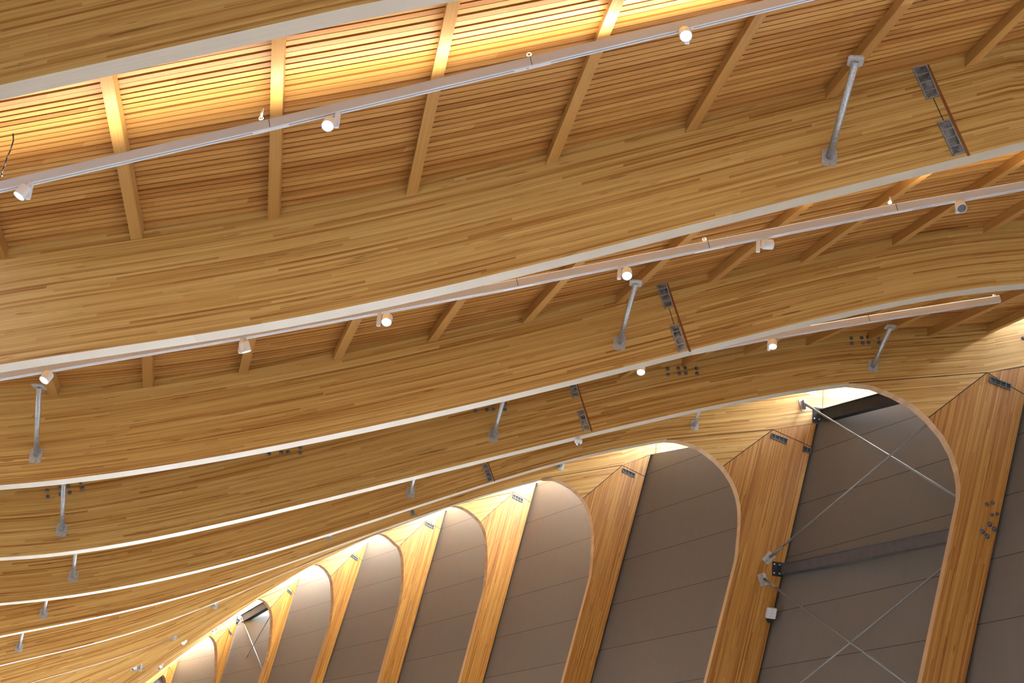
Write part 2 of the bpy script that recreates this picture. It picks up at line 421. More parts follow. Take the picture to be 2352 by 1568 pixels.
def pocket(k, corners_px, cells, parent, rim='pocket', inner='pocket_dark'):
    """steel connector box set on the timber: rim, cross webs and dark recess"""
    c = [np.array(on(k, p)) for p in corners_px]          # TL, TR, BR, BL along the strip: long side TL->BL
    root_bm = bm_new()
    def bil(a, b): return (c[0] * (1 - a) + c[1] * a) * (1 - b) + (c[3] * (1 - a) + c[2] * a) * b
    wA = np.linalg.norm(c[1] - c[0]); wB = np.linalg.norm(c[3] - c[0])
    ra, rb = .014 / wA, .014 / wB
    def bar(a0, a1, b0, b1, pr=.018):
        P = [bil(a0, b0), bil(a1, b0), bil(a1, b1), bil(a0, b1)]
        hexa(root_bm, [W(k, *x, -pr) for x in P] + [W(k, *x, .01) for x in P])
    bar(0, ra, 0, 1); bar(1 - ra, 1, 0, 1); bar(0, 1, 0, rb); bar(0, 1, 1 - rb, 1)
    pk = part('connector_pocket', root_bm, M[rim], parent)
    rb_ = bm_new()
    P = [bil(0, 0), bil(1, 0), bil(1, 1), bil(0, 1)]
    hexa(rb_, [W(k, *x, -.003) for x in P] + [W(k, *x, .006) for x in P])
    bm2 = bm_new()
    P = [bil(ra, rb), bil(1 - ra, rb), bil(1 - ra, 1 - rb), bil(ra, 1 - rb)]
    hexa(bm2, [W(k, *x, -.004) for x in P] + [W(k, *x, .006) for x in P]); rb_.free()
    o = part('recess_shade', bm2, M[inner], parent); o.parent = pk  # flat plate, no real depth; recess shade is in its dark colour
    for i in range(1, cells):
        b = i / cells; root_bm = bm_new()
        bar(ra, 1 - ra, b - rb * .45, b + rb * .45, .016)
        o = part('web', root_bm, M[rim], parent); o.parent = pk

FLABEL = {
 'Z': ('nearest timber frame, its wide pale soffit crossing the top left corner'),
 'A': ('timber frame with the deepest beam face, sweeping across the picture middle under the big slats'),
 'B': ('second full timber beam down the picture, with two long struts on its face'),
 'C': ('timber frame whose curved arch opening at right is the widest'),
 'D': ('timber frame with the white floodlight box on its column'),
 'E': ('timber frame with the third largest arch, its column ending at bottom centre right'),
 'F': ('timber frame with the fourth largest arch, column at bottom centre'),
 'G': ('timber frame with the fifth largest arch, whitish daylight on its corner'),
 'H': ('timber frame with the sixth largest arch, next right of the far cross bracing'),
 'I': ('timber frame with the arch that frames the far thin cross bracing'),
 'J': ('timber frame with the narrow arch just left of the far cross bracing'),
 'K': ('farthest timber frame, only a small arch tip at the bottom edge')}
FRAMES = {}
for k in ORDER:
    root = empty('portal_frame', W(k, -1.0, FLOOR_Z, T / 2)); FRAMES[k] = root
    tag(root, FLABEL[k], 'timber frame', 'timber portal frames along the hall')
    t0, kn, arc = T0[k], KNEE[k], ARCUZ[k]
    # ---- beam
    us = list(np.arange(UL, t0[0] - .05, .25)) + [t0[0]] + list(np.linspace(t0[0], kn[0], 6)[1:]) + [0.0, .6, 1.2]
    bm = bm_new(); uv = uv_layer(bm); rows = []; s = 0; pu = None
    for u in us:
        zb = zbot(k, u); zt = zceil(k, u) + (1.1 if k == 'Z' else .22)
        if pu is not None: s += math.hypot(u - pu[0], zb - pu[1])
        pu = (u, zb)
        sl = 1 / math.hypot(1, (zbot(k, u + .05) - zbot(k, u - .05)) / .1)
        rows.append(([bm.verts.new(W(k, u, z, o)) for z, o in ((zb, 0), (zt, 0), (zt, T), (zb, T))], s, (zt - zb) * sl))
    for (a, sa, ha), (b, sb, hb) in zip(rows[:-1], rows[1:]):
        for idx, mi, uvs in (((0, 1), 0, ((sa, 0), (sa, ha), (sb, hb), (sb, 0))), ((2, 3), 0, ((sa, ha), (sa, 0), (sb, 0), (sb, hb))),
                             ((1, 2), 0, ((sa, 0), (sa, T), (sb, T), (sb, 0))), ((3, 0), 1, ((sa, T), (sa, 0), (sb, 0), (sb, T)))):
            i, j = idx
            f = bm.faces.new((a[i], a[j], b[j], b[i])); f.material_index = mi
            for l, q in zip(f.loops, uvs): l[uv].uv = q
    for r_ in (rows[0][0], rows[-1][0]):
        f = bm.faces.new(r_)
        for l, q in zip(f.loops, ((0, 0), (0, 1), (T, 1), (T, 0))): l[uv].uv = q
    part('beam', bm, [M['glulam'], M['soffit']], root)
    # ---- curved corner block and column
    m = on(k, MITRE[k]) if k in MITRE else (on('C', MITRE['C'])[0], on('C', MITRE['C'])[1] - T0['C'][1] + t0[1])
    mi_ = min(range(len(arc)), key=lambda i: math.dist(arc[i], m))
    m = arc[mi_]
    g = .004
    up_edge = [t0, kn, m]
    poly = [t0, (kn[0] - g, kn[1] - g), (m[0] - g * .5, m[1])] + [arc[i] for i in range(mi_ - 1, 0, -1)]
    part('corner_block', prism(k, poly, (t0, (kn[0] - t0[0], kn[1] - t0[1])), edge_rows=lambda i: i >= 2), [M['glulam'], M['edge']], root)
    b0 = arc[-1]
    if k in INNER: q = on(k, INNER[k])
    else:
        q = on('C', INNER['C']); q = (q[0], q[1] - T0['C'][1] + t0[1])
    sl = (q[0] - b0[0]) / (q[1] - b0[1])
    ou = OUTER[k]; so = (ou[2] - ou[0]) / (ou[3] - ou[1])
    def outer_u(z, ou=ou, so=so): return ou[0] + so * (z - ou[1])
    bi = (b0[0] + sl * (FLOOR_Z - b0[1]), FLOOR_Z); bo = (outer_u(FLOOR_Z), FLOOR_Z)
    if bi[0] > bo[0] - .35: bi = (bo[0] - .35, FLOOR_Z)
    ztop = zbot(k, -.02) - .004
    poly = [(kn[0] + g, kn[1] - g), (outer_u(ztop), ztop), bo, bi] + [arc[i] for i in range(len(arc) - 1, mi_ - 1, -1)]
    narc = len(arc) - mi_
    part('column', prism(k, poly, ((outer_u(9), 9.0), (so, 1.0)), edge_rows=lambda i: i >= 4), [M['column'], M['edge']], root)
    if k in ARC:
        wd = .012 if k in 'CDE' else .010
        seam(k, [t0, kn], wd, root); seam(k, [kn, m], wd * 1.2, root)
        jz = on(k, {'C': (2352, 905), 'D': (1864, 1026), 'E': (1481, 1094), 'F': (1219, 1153), 'G': (1011, 1214), 'H': (832, 1287), 'I': (676, 1364), 'J': (540, 1465), 'K': (404, 1560)}[k])
        seam(k, [kn, jz], wd, root)

# connector pockets (steel boxes at the splices)
o3 = (1552, 0); s8 = 800 / 2349
def P8(o, L): return sc(o, s8, L)
pocket('A', P8((1552, 0), [(1592, 460), (1690, 436), (1780, 650), (1690, 674)]), 4, FRAMES['A'])
pocket('A', P8((1552, 0), [(1762, 828), (1848, 806), (1952, 1030), (1868, 1054)]), 4, FRAMES['A'])
pocket('B', P8((780, 517), [(2130, 396), (2200, 378), (2250, 546), (2190, 566)]), 4, FRAMES['B'])
pocket('B', P8((780, 517), [(2226, 684), (2286, 666), (2342, 838), (2285, 856)]), 4, FRAMES['B'])
pocket('C', P8((780, 517), [(1530, 1040), (1585, 1025), (1618, 1155), (1570, 1168)]), 4, FRAMES['C'])
pocket('C', P8((780, 517), [(1598, 1254), (1645, 1240), (1690, 1376), (1645, 1390)]), 4, FRAMES['C'])
pocket('D', sc((900, 1000), 480 / 2352, [(1010, 332), (1075, 314), (1144, 502), (1080, 526)]), 4, FRAMES['D'])
pocket('E', sc((900, 1000), 480 / 2352, [(178, 800), (226, 784), (270, 890), (216, 910)]), 4, FRAMES['E'])
pocket('F', sc((480, 1088), 480 / 2352, [(1715, 690), (1770, 672), (1782, 700), (1735, 718)]), 2, FRAMES['F'])
seam('A', [on('A', p) for p in P8((1552, 0), [(1697, 436), (1978, 1050)])], .03, FRAMES['A'], 'slot', 'splice_slot')
seam('A', [on('A', p) for p in P8((1552, 0), [(1737, 662), (1806, 812)])], .008, FRAMES['A'])
seam('B', [on('B', p) for p in P8((780, 517), [(2203, 378), (2364, 852)])], .026, FRAMES['B'], 'slot', 'splice_slot')
seam('B', [on('B', p) for p in P8((780, 517), [(2222, 560), (2258, 676)])], .008, FRAMES['B'])
seam('C', [on('C', p) for p in P8((780, 517), [(1590, 1040), (1702, 1390)])], .024, FRAMES['C'], 'slot', 'splice_slot')
seam('D', [on('D', p) for p in sc((900, 1000), 480 / 2352, [(1078, 300), (1158, 516)])], .022, FRAMES['D'], 'slot', 'splice_slot')
# pockets at the column heads
pocket('C', P8((1552, 517), [(2114, 1060), (2120, 1020), (2263, 1074), (2256, 1114)]), 4, FRAMES['C'], 'pocket_dim', 'pocket_shade')
pocket('D', P8((1552, 517), [(640, 1434), (646, 1402), (756, 1442), (748, 1479)]), 4, FRAMES['D'], 'pocket_dim', 'pocket_shade')
pocket('D', P8((1552, 517), [(857, 1524), (863, 1488), (914, 1507), (910, 1540)]), 2, FRAMES['D'], 'pocket_dim', 'pocket_shade')
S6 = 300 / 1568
pocket('E', sc((1180, 1060), S6, [(1297, 122), (1306, 74), (1460, 144), (1447, 192)]), 4, FRAMES['E'], 'pocket_dim', 'pocket_shade')
pocket('F', sc((960, 1120), S6, [(1133, 117), (1143, 72), (1266, 135), (1256, 180)]), 4, FRAMES['F'], 'pocket_dim', 'pocket_shade')
pocket('G', sc((960, 1120), S6, [(84, 441), (91, 399), (196, 456), (186, 494)]), 4, FRAMES['G'], 'pocket_dim', 'pocket_shade')
pocket('H', sc((780, 1180), S6, [(139, 512), (143, 475), (222, 535), (215, 562)]), 4, FRAMES['H'], 'pocket_dim', 'pocket_shade')
pocket('I', sc((640, 1240), 260 / 1568, [(114, 706), (121, 671), (184, 725), (178, 760)]), 4, FRAMES['I'], 'pocket_dim', 'pocket_shade')
pocket('J', sc((340, 1408), .102, [(1806, 408), (1816, 368), (1881, 468), (1868, 504)]), 4, FRAMES['J'], 'pocket_dim', 'pocket_shade')
# bolt clusters
def bolts(k, pts, r=.024):
    for p in pts: bolt(k, *on(k, p), r, FRAMES[k])
bolts('C', P8((780, 517), [(2212, 968), (2283, 965), (2331, 962), (2214, 1008), (2290, 1001), (2335, 998)]))
bolts('C', P8((1552, 517), [(140, 965), (144, 1000)]))
bolts('C', P8((1552, 517), [(1185, 763), (1253, 760), (1296, 755), (1366, 758), (1188, 797), (1261, 797), (1300, 792), (1372, 793)]))
bolts('C', P8((780, 517), [(989, 1207), (1037, 1206), (1115, 1204), (915, 1252), (992, 1244), (1037, 1242), (1115, 1243)]))
bolts('C', P8((0, 517), [(1815, 1542), (1897, 1532), (1943, 1531), (2025, 1497), (2025, 1533)]))
bolts('C', P8((0, 1034), [(318, 271), (405, 254), (458, 242), (543, 215), (323, 314), (408, 297), (470, 285), (555, 255)]))
bolts('C', P8((1552, 517), [(2344, 762)]), .026)
bolts('C', P8((1552, 1034), [(2100, 362), (2137, 353), (2133, 435), (2168, 428)]), .023)
bolts('C', P8((1552, 1034), [(2117, 498), (2148, 530), (2067, 547), (2100, 578)]), .032)

# ------------------------------------------------------------------ purlins
def uk(k, i):
    return {'Z': -8.12 + 1.63 * (i - 6), 'A': -7.63 + 1.39 * (i - 6), 'B': (-7.6 + 1.148 * (i - 6)) if i <= 9 else -4.2 + .9 * (i - 9),
            'C': -7.26 + .955 * (i - 6)}[k]
BAYN = {'ZA': 'the nearest ceiling bay at the top', 'AB': 'the middle ceiling bay', 'BC': 'the third ceiling bay at right'}
ORD = ['first', 'second', 'third', 'fourth', 'fifth', 'sixth', 'seventh', 'eighth', 'ninth', 'tenth', 'eleventh', 'twelfth']
PW = 0.058
for bay, i0, i1 in (('ZA', -1, 6), ('AB', -1, 9), ('BC', 7, 13)):
    a, b = bay
    for n_, i in enumerate(range(i0, i1 + 1)):
        ua, ub = uk(a, i), uk(b, i)
        bm = bm_new(); uv = uv_layer(bm); P = []
        for kk, u, off in ((a, ua, T), (b, ub, 0.0)):
            zb = zpur(kk, u); sl = (zpur(kk, u + .1) - zpur(kk, u - .1)) / .2
            for du, dz in ((-PW, 0), (PW, 0), (PW, .128), (-PW, .128)):
                P.append(W(kk, u + du, zb + dz + du * sl, off))
        fs = hexa(bm, P)
        Lp = (P[0] - P[4]).length
        for fi, f in enumerate(fs):
            for l, q in zip(f.loops, ((0, 0), (Lp, 0), (Lp, .15), (0, .15)) if fi < 2 else ((0, .2 * fi + .02), (Lp, .2 * fi + .02), (Lp, .2 * fi + .18), (0, .2 * fi + .18))): l[uv].uv = q
        o = part('purlin', bm, M['purlin'])
        tag(o, '%s timber purlin from the left in %s' % (ORD[n_], BAYN[bay]), 'ceiling purlin', 'timber purlins of ' + BAYN[bay])

# ------------------------------------------------------------------ slatted ceilings and roof deck, one per bay
SKYW = {'ZA': .45, 'AB': .45, 'BC': .45, 'CD': .4, 'DE': .4, 'EF': .3, 'FG': .36, 'GH': .42, 'HI': .48, 'IJ': .5, 'JK': .3}
BAYS = [ORDER[i] + ORDER[i + 1] for i in range(len(ORDER) - 1)]
def ceil_pt(a, b, u, v, dz=0.0):
    p = W(a, u, zceil(a, u) + dz, T) * (1 - v) + W(b, u, zceil(b, u) + dz, 0) * v
    return p
for bay in BAYS:
    a, b = bay
    ue = -SKYW[bay]
    us = list(np.arange(UL, ue - .2, .6)) + [ue]
    L = (W(a, -6, 0, T) - W(b, -6, 0)).length
    N = int(round(L / .093))
    bm = bm_new(); uv = uv_layer(bm)
    for i in range(N):
        v0 = (i + .12) / N; v1 = (i + .88) / N; jz = rng.uniform(-.006, .006)
        prev = None
        for u in us:
            q = [bm.verts.new(ceil_pt(a, b, u, v, dz + jz)) for v, dz in ((v0, 0), (v1, 0), (v1, .045), (v0, .045))]
            if prev:
                for x in range(4):
                    y = (x + 1) % 4
                    f = bm.faces.new((prev[0][x], prev[0][y], q[y], q[x]))
                    for l, (uu, vv) in zip(f.loops, ((prev[1], x), (prev[1], x + 1), (u, x + 1), (u, x))):
                        l[uv].uv = (uu, i * .5 + .05 + (.02, .09, .11, .18, .20)[vv])
            else: bm.faces.new(list(reversed(q)))
            prev = (q, u)
        bm.faces.new(prev[0])
    # deck above the slats
    prev = None
    for u in us:
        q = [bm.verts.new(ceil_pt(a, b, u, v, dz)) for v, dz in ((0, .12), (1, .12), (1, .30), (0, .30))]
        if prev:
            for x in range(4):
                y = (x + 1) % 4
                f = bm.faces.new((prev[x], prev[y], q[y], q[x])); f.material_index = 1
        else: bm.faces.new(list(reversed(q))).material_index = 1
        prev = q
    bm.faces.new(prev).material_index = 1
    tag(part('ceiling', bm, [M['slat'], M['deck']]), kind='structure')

# roof behind the viewer, floor and back parts of the hall (beyond the picture)
bm = bm_new()
hexa(bm, [W('Z', UL, 7.0, -14), W('Z', 1.0, 11.4, -14), W('Z', 1.0, 11.4, 0), W('Z', UL, 7.0, 0),
          W('Z', UL, 7.2, -14), W('Z', 1.0, 11.6, -14), W('Z', 1.0, 11.6, 0), W('Z', UL, 7.2, 0)])
tag(part('ceiling', bm, M['slat']), kind='structure')
# added unseen tinted glazing for daylight: open side on the left, end behind the viewer, far end
_a, _b = W('Z', UL, 0, -14), W('Z', 1.0, 0, -14)
def sheet(p, q, zp, zq, name, mat='tinted'):
    d = V(((q - p).y, -(q - p).x, 0)).normalized() * .02
    bm = bm_new(); lo = V((0, 0, FLOOR_Z))
    A, B = V((p.x, p.y, FLOOR_Z)), V((q.x, q.y, FLOOR_Z)); A1, B1 = V((p.x, p.y, zp)), V((q.x, q.y, zq))
    hexa(bm, [A, B, B1, A1, A + d, B + d, B1 + d, A1 + d]); tag(part(name, bm, M[mat]), kind='structure')
sheet(_a, _b, 7.0, 11.4, 'window_30', 'tinted_dark')  # added unseen pane, brings daylight onto the beam faces
sheet(_a, W('Z', UL, 0, 0), 7.0, 7.0, 'wall_left', 'backwall')
for i_, k in enumerate(ORDER[:-1]):
    k2 = ORDER[i_ + 1]
    sheet(W(k, UL, 0), W(k2, UL, 0), zceil(k, UL), zceil(k2, UL), 'window_%d' % (32 + i_) if i_ else 'wall_left', 'tinted' if i_ else 'backwall')  # left panes are added, out of view, to let daylight in
sheet(W('K', UL, 0, T + .03), W('K', .4, 0, T + .03), zceil('K', UL) + .2, zceil('K', .2) + .2, 'wall_front', 'endwall')
bm = bm_new(); _c, _d = W('Z', .6, 0, -14), W('Z', .6, 0, .2)
hexa(bm, [V((_c.x, _c.y, FLOOR_Z)), V((_d.x, _d.y, FLOOR_Z)), V((_d.x + .2, _d.y, FLOOR_Z)), V((_c.x + .2, _c.y, FLOOR_Z)),
          V((_c.x, _c.y, 11.3)), V((_d.x, _d.y, 11.3)), V((_d.x + .2, _d.y, 11.3)), V((_c.x + .2, _c.y, 11.3))])
tag(part('wall_right', bm, M['backwall']), kind='structure')
bm = bm_new(); box(bm, (-8, 28, FLOOR_Z - .15), (40, 0, 0), (0, 50, 0), (0, 0, .15))
tag(part('floor', bm, M['floor']), kind='structure')

# ------------------------------------------------------------------ panelled wall on the right, one stretch per bay
JOINT = {'ZA': (9.0, 1.0), 'AB': (9.0, 1.0), 'BC': (7.95, 1.0), 'CD': (7.905, 1.02), 'DE': (9.77, .985), 'EF': (9.59, .967), 'FG': (10.31, .93),
         'GH': (10.13, .917), 'HI': (9.08, .888), 'IJ': (9.2, .88), 'JK': (8.3, .86)}
def outu(k, z):
    ou = OUTER[k]; return ou[0] + (ou[2] - ou[0]) / (ou[3] - ou[1]) * (z - ou[1])
for bay in BAYS:
    a, b = bay
    bm = bm_new(); uv = uv_layer(bm)
    z0, ph = JOINT[bay]
    NV, NH = 12, 4
    def wp(vh, vz, o):
        za = SILL_Z + (WALLTOP[a] - SILL_Z) * vz; zb = SILL_Z + (WALLTOP[b] - SILL_Z) * vz
        p = W(a, outu(a, za) + .02 + o, za, T * .5) * (1 - vh) + W(b, outu(b, zb) + .02 + o, zb, T * .5) * vh
        return p
    for o, flip in ((0, False), (.18, True)):
        g = [[bm.verts.new(wp(i / NH, j / NV, o)) for i in range(NH + 1)] for j in range(NV + 1)]
        for j in range(NV):
            for i in range(NH):
                q = (g[j][i], g[j][i + 1], g[j + 1][i + 1], g[j + 1][i])
                f = bm.faces.new(q)
                for l in f.loops:
                    l[uv].uv = ((l.vert.co - W(a, 0, 0)).xy.length, (l.vert.co.z - z0) / ph + 50)
        if flip:
            for i in range(NH): f = bm.faces.new((first[NV][i], first[NV][i + 1], g[NV][i + 1], g[NV][i]))
        first = g
    tag(part('wall_right', bm, M['wall']), kind='structure')
    sheet_bm = bm_new()
    q = [W(a, outu(a, FLOOR_Z) + .1, FLOOR_Z, T * .5), W(b, outu(b, FLOOR_Z) + .1, FLOOR_Z, T * .5), W(b, outu(b, SILL_Z) + .1, SILL_Z, T * .5), W(a, outu(a, SILL_Z) + .1, SILL_Z, T * .5)]
    d = V(evec(a)) * .02; hexa(sheet_bm, q + [x + d for x in q])
    tag(part('window_%d' % (60 + BAYS.index(bay)), sheet_bm, M['far_tint'] if BAYS.index(bay) >= 4 else M['low_tint']), kind='structure')  # added unseen panes below the panels, light for the far beam faces
    # glazing: upright strip over the wall and roof-light strip beside it
    bm = bm_new()
    def gp(k, vh, u, z): return None
    ga = lambda k, off, u, z: W(k, u, z, off)
    ea, eb = 0.10, 0.10
    for (pa, pb) in (((ea, WALLTOP[a], eb, WALLTOP[b]), (ea, zceil(a, 0) + .12, eb, zceil(b, 0) + .12)),):
        A0 = ga(a, T, pa[0], pa[1]); B0 = ga(b, 0, pa[2], pa[3]); A1 = ga(a, T, pb[0], pb[1]); B1 = ga(b, 0, pb[2], pb[3])
        d = V(evec(a)) * .02
        hexa(bm, [A0, B0, B1, A1, A0 + d, B0 + d, B1 + d, A1 + d])
    gm = M['tinted'] if bay in ('ZA', 'AB', 'BC') else (M['low_tint'] if bay in ('CD', 'DE') else M['glass'])  # tint added bay by bay to hold back the daylight
    tag(part('window_%d' % (2 * BAYS.index(bay) + 1), bm, M['far_tint'] if bay in ('CD', 'DE') else gm), kind='structure')
    bm = bm_new()
    A0 = ceil_pt(a, b, -SKYW[bay], 0, .2); B0 = ceil_pt(a, b, -SKYW[bay], 1, .2); A1 = ceil_pt(a, b, .1, 0, .2); B1 = ceil_pt(a, b, .1, 1, .2)
    d = V((0, 0, .02)); hexa(bm, [A0, B0, B1, A1, A0 + d, B0 + d, B1 + d, A1 + d])
    tag(part('window_%d' % (2 * BAYS.index(bay) + 2), bm, gm), kind='structure')

# ------------------------------------------------------------------ light tracks and spotlights
def bay_plane(bay, v=.5):
    a, b = bay
    p = W(a, 0, 0, T) * (1 - v) + W(b, 0, 0) * v
    al = math.radians(ALPHA[a] * (1 - v) + ALPHA[b] * v)
    return np.array(p), np.array([math.sin(al), math.cos(al), 0.0]), np.array([math.cos(al), -math.sin(al), 0.0])
def on_bay(bay, p, off=0.0):
    q, n, e = bay_plane(bay); d = ray(p); return V(d * ((n @ q + off) / (n @ d)))
def ceil_above(bay, P):
    """height of the slats straight above P"""
    a, b = bay; u = float((np.array(P) - np.array(W(a, 0, 0))) @ evec(a)); return (zceil(a, u) + zceil(b, u)) / 2
RH, RW = .085, .062
def track(bay, px, label, joints=(), wires=(), endcap=False, light=True):
    pts = [on_bay(bay, p) for p in px]                     # lower front edge
    _, n, e = bay_plane(bay); n = V(n); up = V((0, 0, 1))
    root = empty('light_track', pts[0]); tag(root, label, 'light track', 'suspended light tracks')
    for a, b in zip(pts[:-1], pts[1:]):
        d = (b - a).normalized(); nu = d.cross(n).normalized()
        if nu.z < 0: nu = -nu
        bm = bm_new()
        hexa(bm, [a, a + n * RW, a + n * RW + nu * RH, a + nu * RH, b, b + n * RW, b + n * RW + nu * RH, b + nu * RH])
        part('rail', bm, M['rail'], root)
        bm = bm_new()                                       # white channel lips with the dark conductor slot between them
        for f0, f1, mi, dp in ((.04, .36, 0, .006), (.36, .58, 1, .002), (.58, .96, 0, .006)):
            q = [a + n * RW * f0 - nu * dp, a + n * RW * f1 - nu * dp, a + n * RW * f1 + nu * .001, a + n * RW * f0 + nu * .001]
            hexa(bm, q + [x + (b - a) for x in q], mi)
        part('channel', bm, [M['rail_face'], M['track_slot']], root)
        bm = bm_new(); c0 = a + n * RW * .2 + nu * RH; c1 = a + n * RW * .8 + nu * RH
        hexa(bm, [c0, c1, c1 + nu * .006, c0 + nu * .006] + [x + (b - a) for x in (c0, c1, c1 + nu * .006, c0 + nu * .006)])
        part('light_strip', bm, M['strip'], root)
        if light:
            Ld = (b - a).length
            ld = bpy.data.lights.new('uplight', 'AREA'); ld.shape = 'RECTANGLE'; ld.size = Ld; ld.size_y = .04
            ld.energy = UPLIGHT_W * Ld; ld.color = (1.0, .92, .74)
            lo = bpy.data.objects.new('uplight', ld); C.objects.link(lo)
            cpos = (a + b) / 2 + n * RW * .5 + nu * (RH + .03)
            nu0 = nu; nu = (nu * math.cos(.62) - n * math.sin(.62)).normalized()   # throws towards the viewer's side
            y = nu.cross(d); y.normalize()
            lo.matrix_world = Matrix(((d.x, y.x, -nu.x, cpos.x), (d.y, y.y, -nu.y, cpos.y), (d.z, y.z, -nu.z, cpos.z), (0, 0, 0, 1)))
            if lo.matrix_world.determinant() < 0:
                lo.matrix_world = Matrix(((-d.x, y.x, -nu.x, cpos.x), (-d.y, y.y, -nu.y, cpos.y), (-d.z, y.z, -nu.z, cpos.z), (0, 0, 0, 1)))
    for j in joints:
        p = on_bay(bay, j)
        i_ = min(range(len(pts) - 1), key=lambda i: ((pts[i] + pts[i + 1]) / 2 - p).length)
        sd = (pts[i_ + 1] - pts[i_]).normalized(); su = sd.cross(n).normalized()
        if su.z < 0: su = -su
        bm = bm_new(); dd = sd; up = su; box(bm, p + n * RW * .5 + up * RH * .5, dd * .004, n * (RW * .5 + .002), up * (RH * .5 + .002))
        part('joint', bm, M['track_slot'], root)
        bm = bm_new(); box(bm, p + n * RW * .5 - up * .004, dd * .17, n * RW * .44, up * .006)
        part('joint_cover', bm, M['white'], root); up = V((0, 0, 1))
    for wpx in wires:
        p = on_bay(bay, wpx) + n * RW * .5; zc = ceil_above(bay, p)
        bm = bm_new(); tube(bm, (p.x, p.y, p.z), (p.x, p.y, zc - .02), .003, 6); part('hanging_wire', bm, M['wire'], root)
        bm = bm_new(); tube(bm, (p.x, p.y, zc - .07), (p.x, p.y, zc + .01), .011, 8); part('ceiling_hook', bm, M['wire'], root)
        bm = bm_new(); c = V((p.x, p.y, p.z + .012)); prev = None
        ring = [c + V(e) * .02 * math.cos(t) + up * .02 * math.sin(t) for t in np.linspace(0, 2 * math.pi, 11)]
        polytube(bm, ring, .004, 6); part('wire_loop', bm, M['wire'], root)
    return root, pts
track('ZA', [(-260, 493), (0, 434), (604, 295), (1205, 152), (1800, 9), (2150, -76)], 'pale grey light track with uplight hanging across the nearest bay at the top',
      joints=[(620, 291), (1222, 148)], wires=[(597, 270), (1214, 123)])
track('AB', [(-200, 905), (0, 869), (600, 767), (1188, 657), (1618, 571), (2057, 484), (2352, 432), (2560, 396)],
      'pale light track running under the soffit of the deepest beam, in the middle bay', joints=[(1190, 656), (1630, 569), (2062, 483)], wires=[(2045, 464), (1618, 548)])
track('BC', [(1250, 872), (1450, 838), (1756, 779), (1995, 738), (2300, 691)], 'short light track whose square end shows at the right edge', joints=[(1998, 737)], wires=[(2285, 679)])
track('HI', [(250, 1560), (308, 1530), (380, 1490), (424, 1466), (500, 1424), (611, 1359), (664, 1334)], 'far light track ending in bright white above the small arches', light=False)
track('IJ', [(320, 1560), (367, 1527), (440, 1478), (493, 1444), (545, 1413)], 'farthest light track, its bright end above the far cross bracing', light=False)
# black power cable at the top left corner
bm = bm_new(); cp = [on_bay('ZA', p) for p in [(30, 307), (31, 322), (24, 345), (16, 362), (10, 382), (3, 398), (5, 404)]]
polytube(bm, cp, .007, 8)
tag(part('power_cable', bm, M['cable']), 'black power cable hanging from the slats at the left picture edge', 'cable')

def spot(bay, arm_px, head_px, aim, label, lit=True, arm_len=.17, off_n=.0, r=.058, group='spotlights on the light tracks'):
    _, n, e = bay_plane(bay); n = V(n); e = V(e); up = V((0, 0, 1))
    A = on_bay(bay, arm_px, RW * .5); H = on_bay(bay, head_px, RW * .5 - .03)
    root = empty('spotlight', A); tag(root, label, 'spotlight', group)
    bm = bm_new(); box(bm, A + up * -.004, e * .05, n * .016, up * .012); tube(bm, A - e * .035 - up * .02, A - e * .035 + up * .01, .019, 14)
    part('adapter', bm, M['white'], root)
    bm = bm_new(); box(bm, A + e * .0 - up * (arm_len * .5 + .012), e * .022, n * .024, up * arm_len * .5)
    bmesh.ops.recalc_face_normals(bm, faces=bm.faces); bmesh.ops.bevel(bm, geom=bm.edges[:], offset=.004, segments=2, affect='EDGES')
    part('driver_box', bm, M['white'], root)
    ax = (e * aim[0] + n * aim[1] + up * aim[2]).normalized()
    bm = bm_new(); Lh = .115
    lathe(bm, [(-Lh * .55, r * .80), (-Lh * .52, r * .93), (-Lh * .45, r), (Lh * .42, r), (Lh * .5, r * .99), (Lh * .5, r * .9), (Lh * .40, r * .88)], H, ax, 28)
    hd = part('lamp_head', bm, M['white'], root)
    bm = bm_new(); lathe(bm, [(Lh * .40, r * .88), (Lh * .45, r * .80)], H, ax, 28)
    o = part('lens', bm, M['lens'] if lit else M['lens_off'], root); o.parent = hd
    bm = bm_new(); tube(bm, H, A - up * arm_len * .75, .012, 10); part('pivot', bm, M['white'], root)
spot('ZA', (72, 416), (52, 441), (-.35, -.25, -.9), 'leftmost white spotlight on the nearest track, tilted down left', arm_len=.17)
spot('ZA', (778, 252), (755, 284), (.05, -.62, -.78), 'second white spotlight on the nearest track, near the picture top centre left', arm_len=.17)
spot('ZA', (1580, 62), (1574, 78), (.16, -.6, -.78), 'third white spotlight on the nearest track, between tall purlins at top right', arm_len=.16)
spot('AB', (104, 852), (107, 866), (-.25, -.42, -.87), 'lit spotlight at lower left, hanging just above a steel strut', arm_len=.12)
spot('AB', (557, 776), (563, 797), (.35, .25, -.9), 'side-on white spotlight under the beam, second from left on the middle track', arm_len=.17)
spot('AB', (873, 716), (889, 734), (.05, -.6, -.8), 'lit spotlight under the big beam, third from left on the middle track', arm_len=.16)
spot('AB', (1424, 607), (1440, 628), (.05, -.6, -.8), 'lit spotlight right above the top plate of the central strut', arm_len=.17)
spot('AB', (1742, 545), (1763, 561), (.93, .3, .15), 'white spotlight turned sideways on the middle track, lens hidden', arm_len=.17)
spot('AB', (2199, 461), (2207, 474), (.1, -.62, -.78), 'unlit spotlight with dark lens at the right end of the middle track', lit=False, arm_len=.14)
spot('BC', (1473, 836), (1472, 849), (.0, -.5, -.86), 'small lit spotlight peeping below the second full beam near its splice', arm_len=.13)
spot('BC', (1767, 778), (1775, 790), (-.05, -.45, -.88), 'lit spotlight below the second full beam near the eight bolts', arm_len=.16)
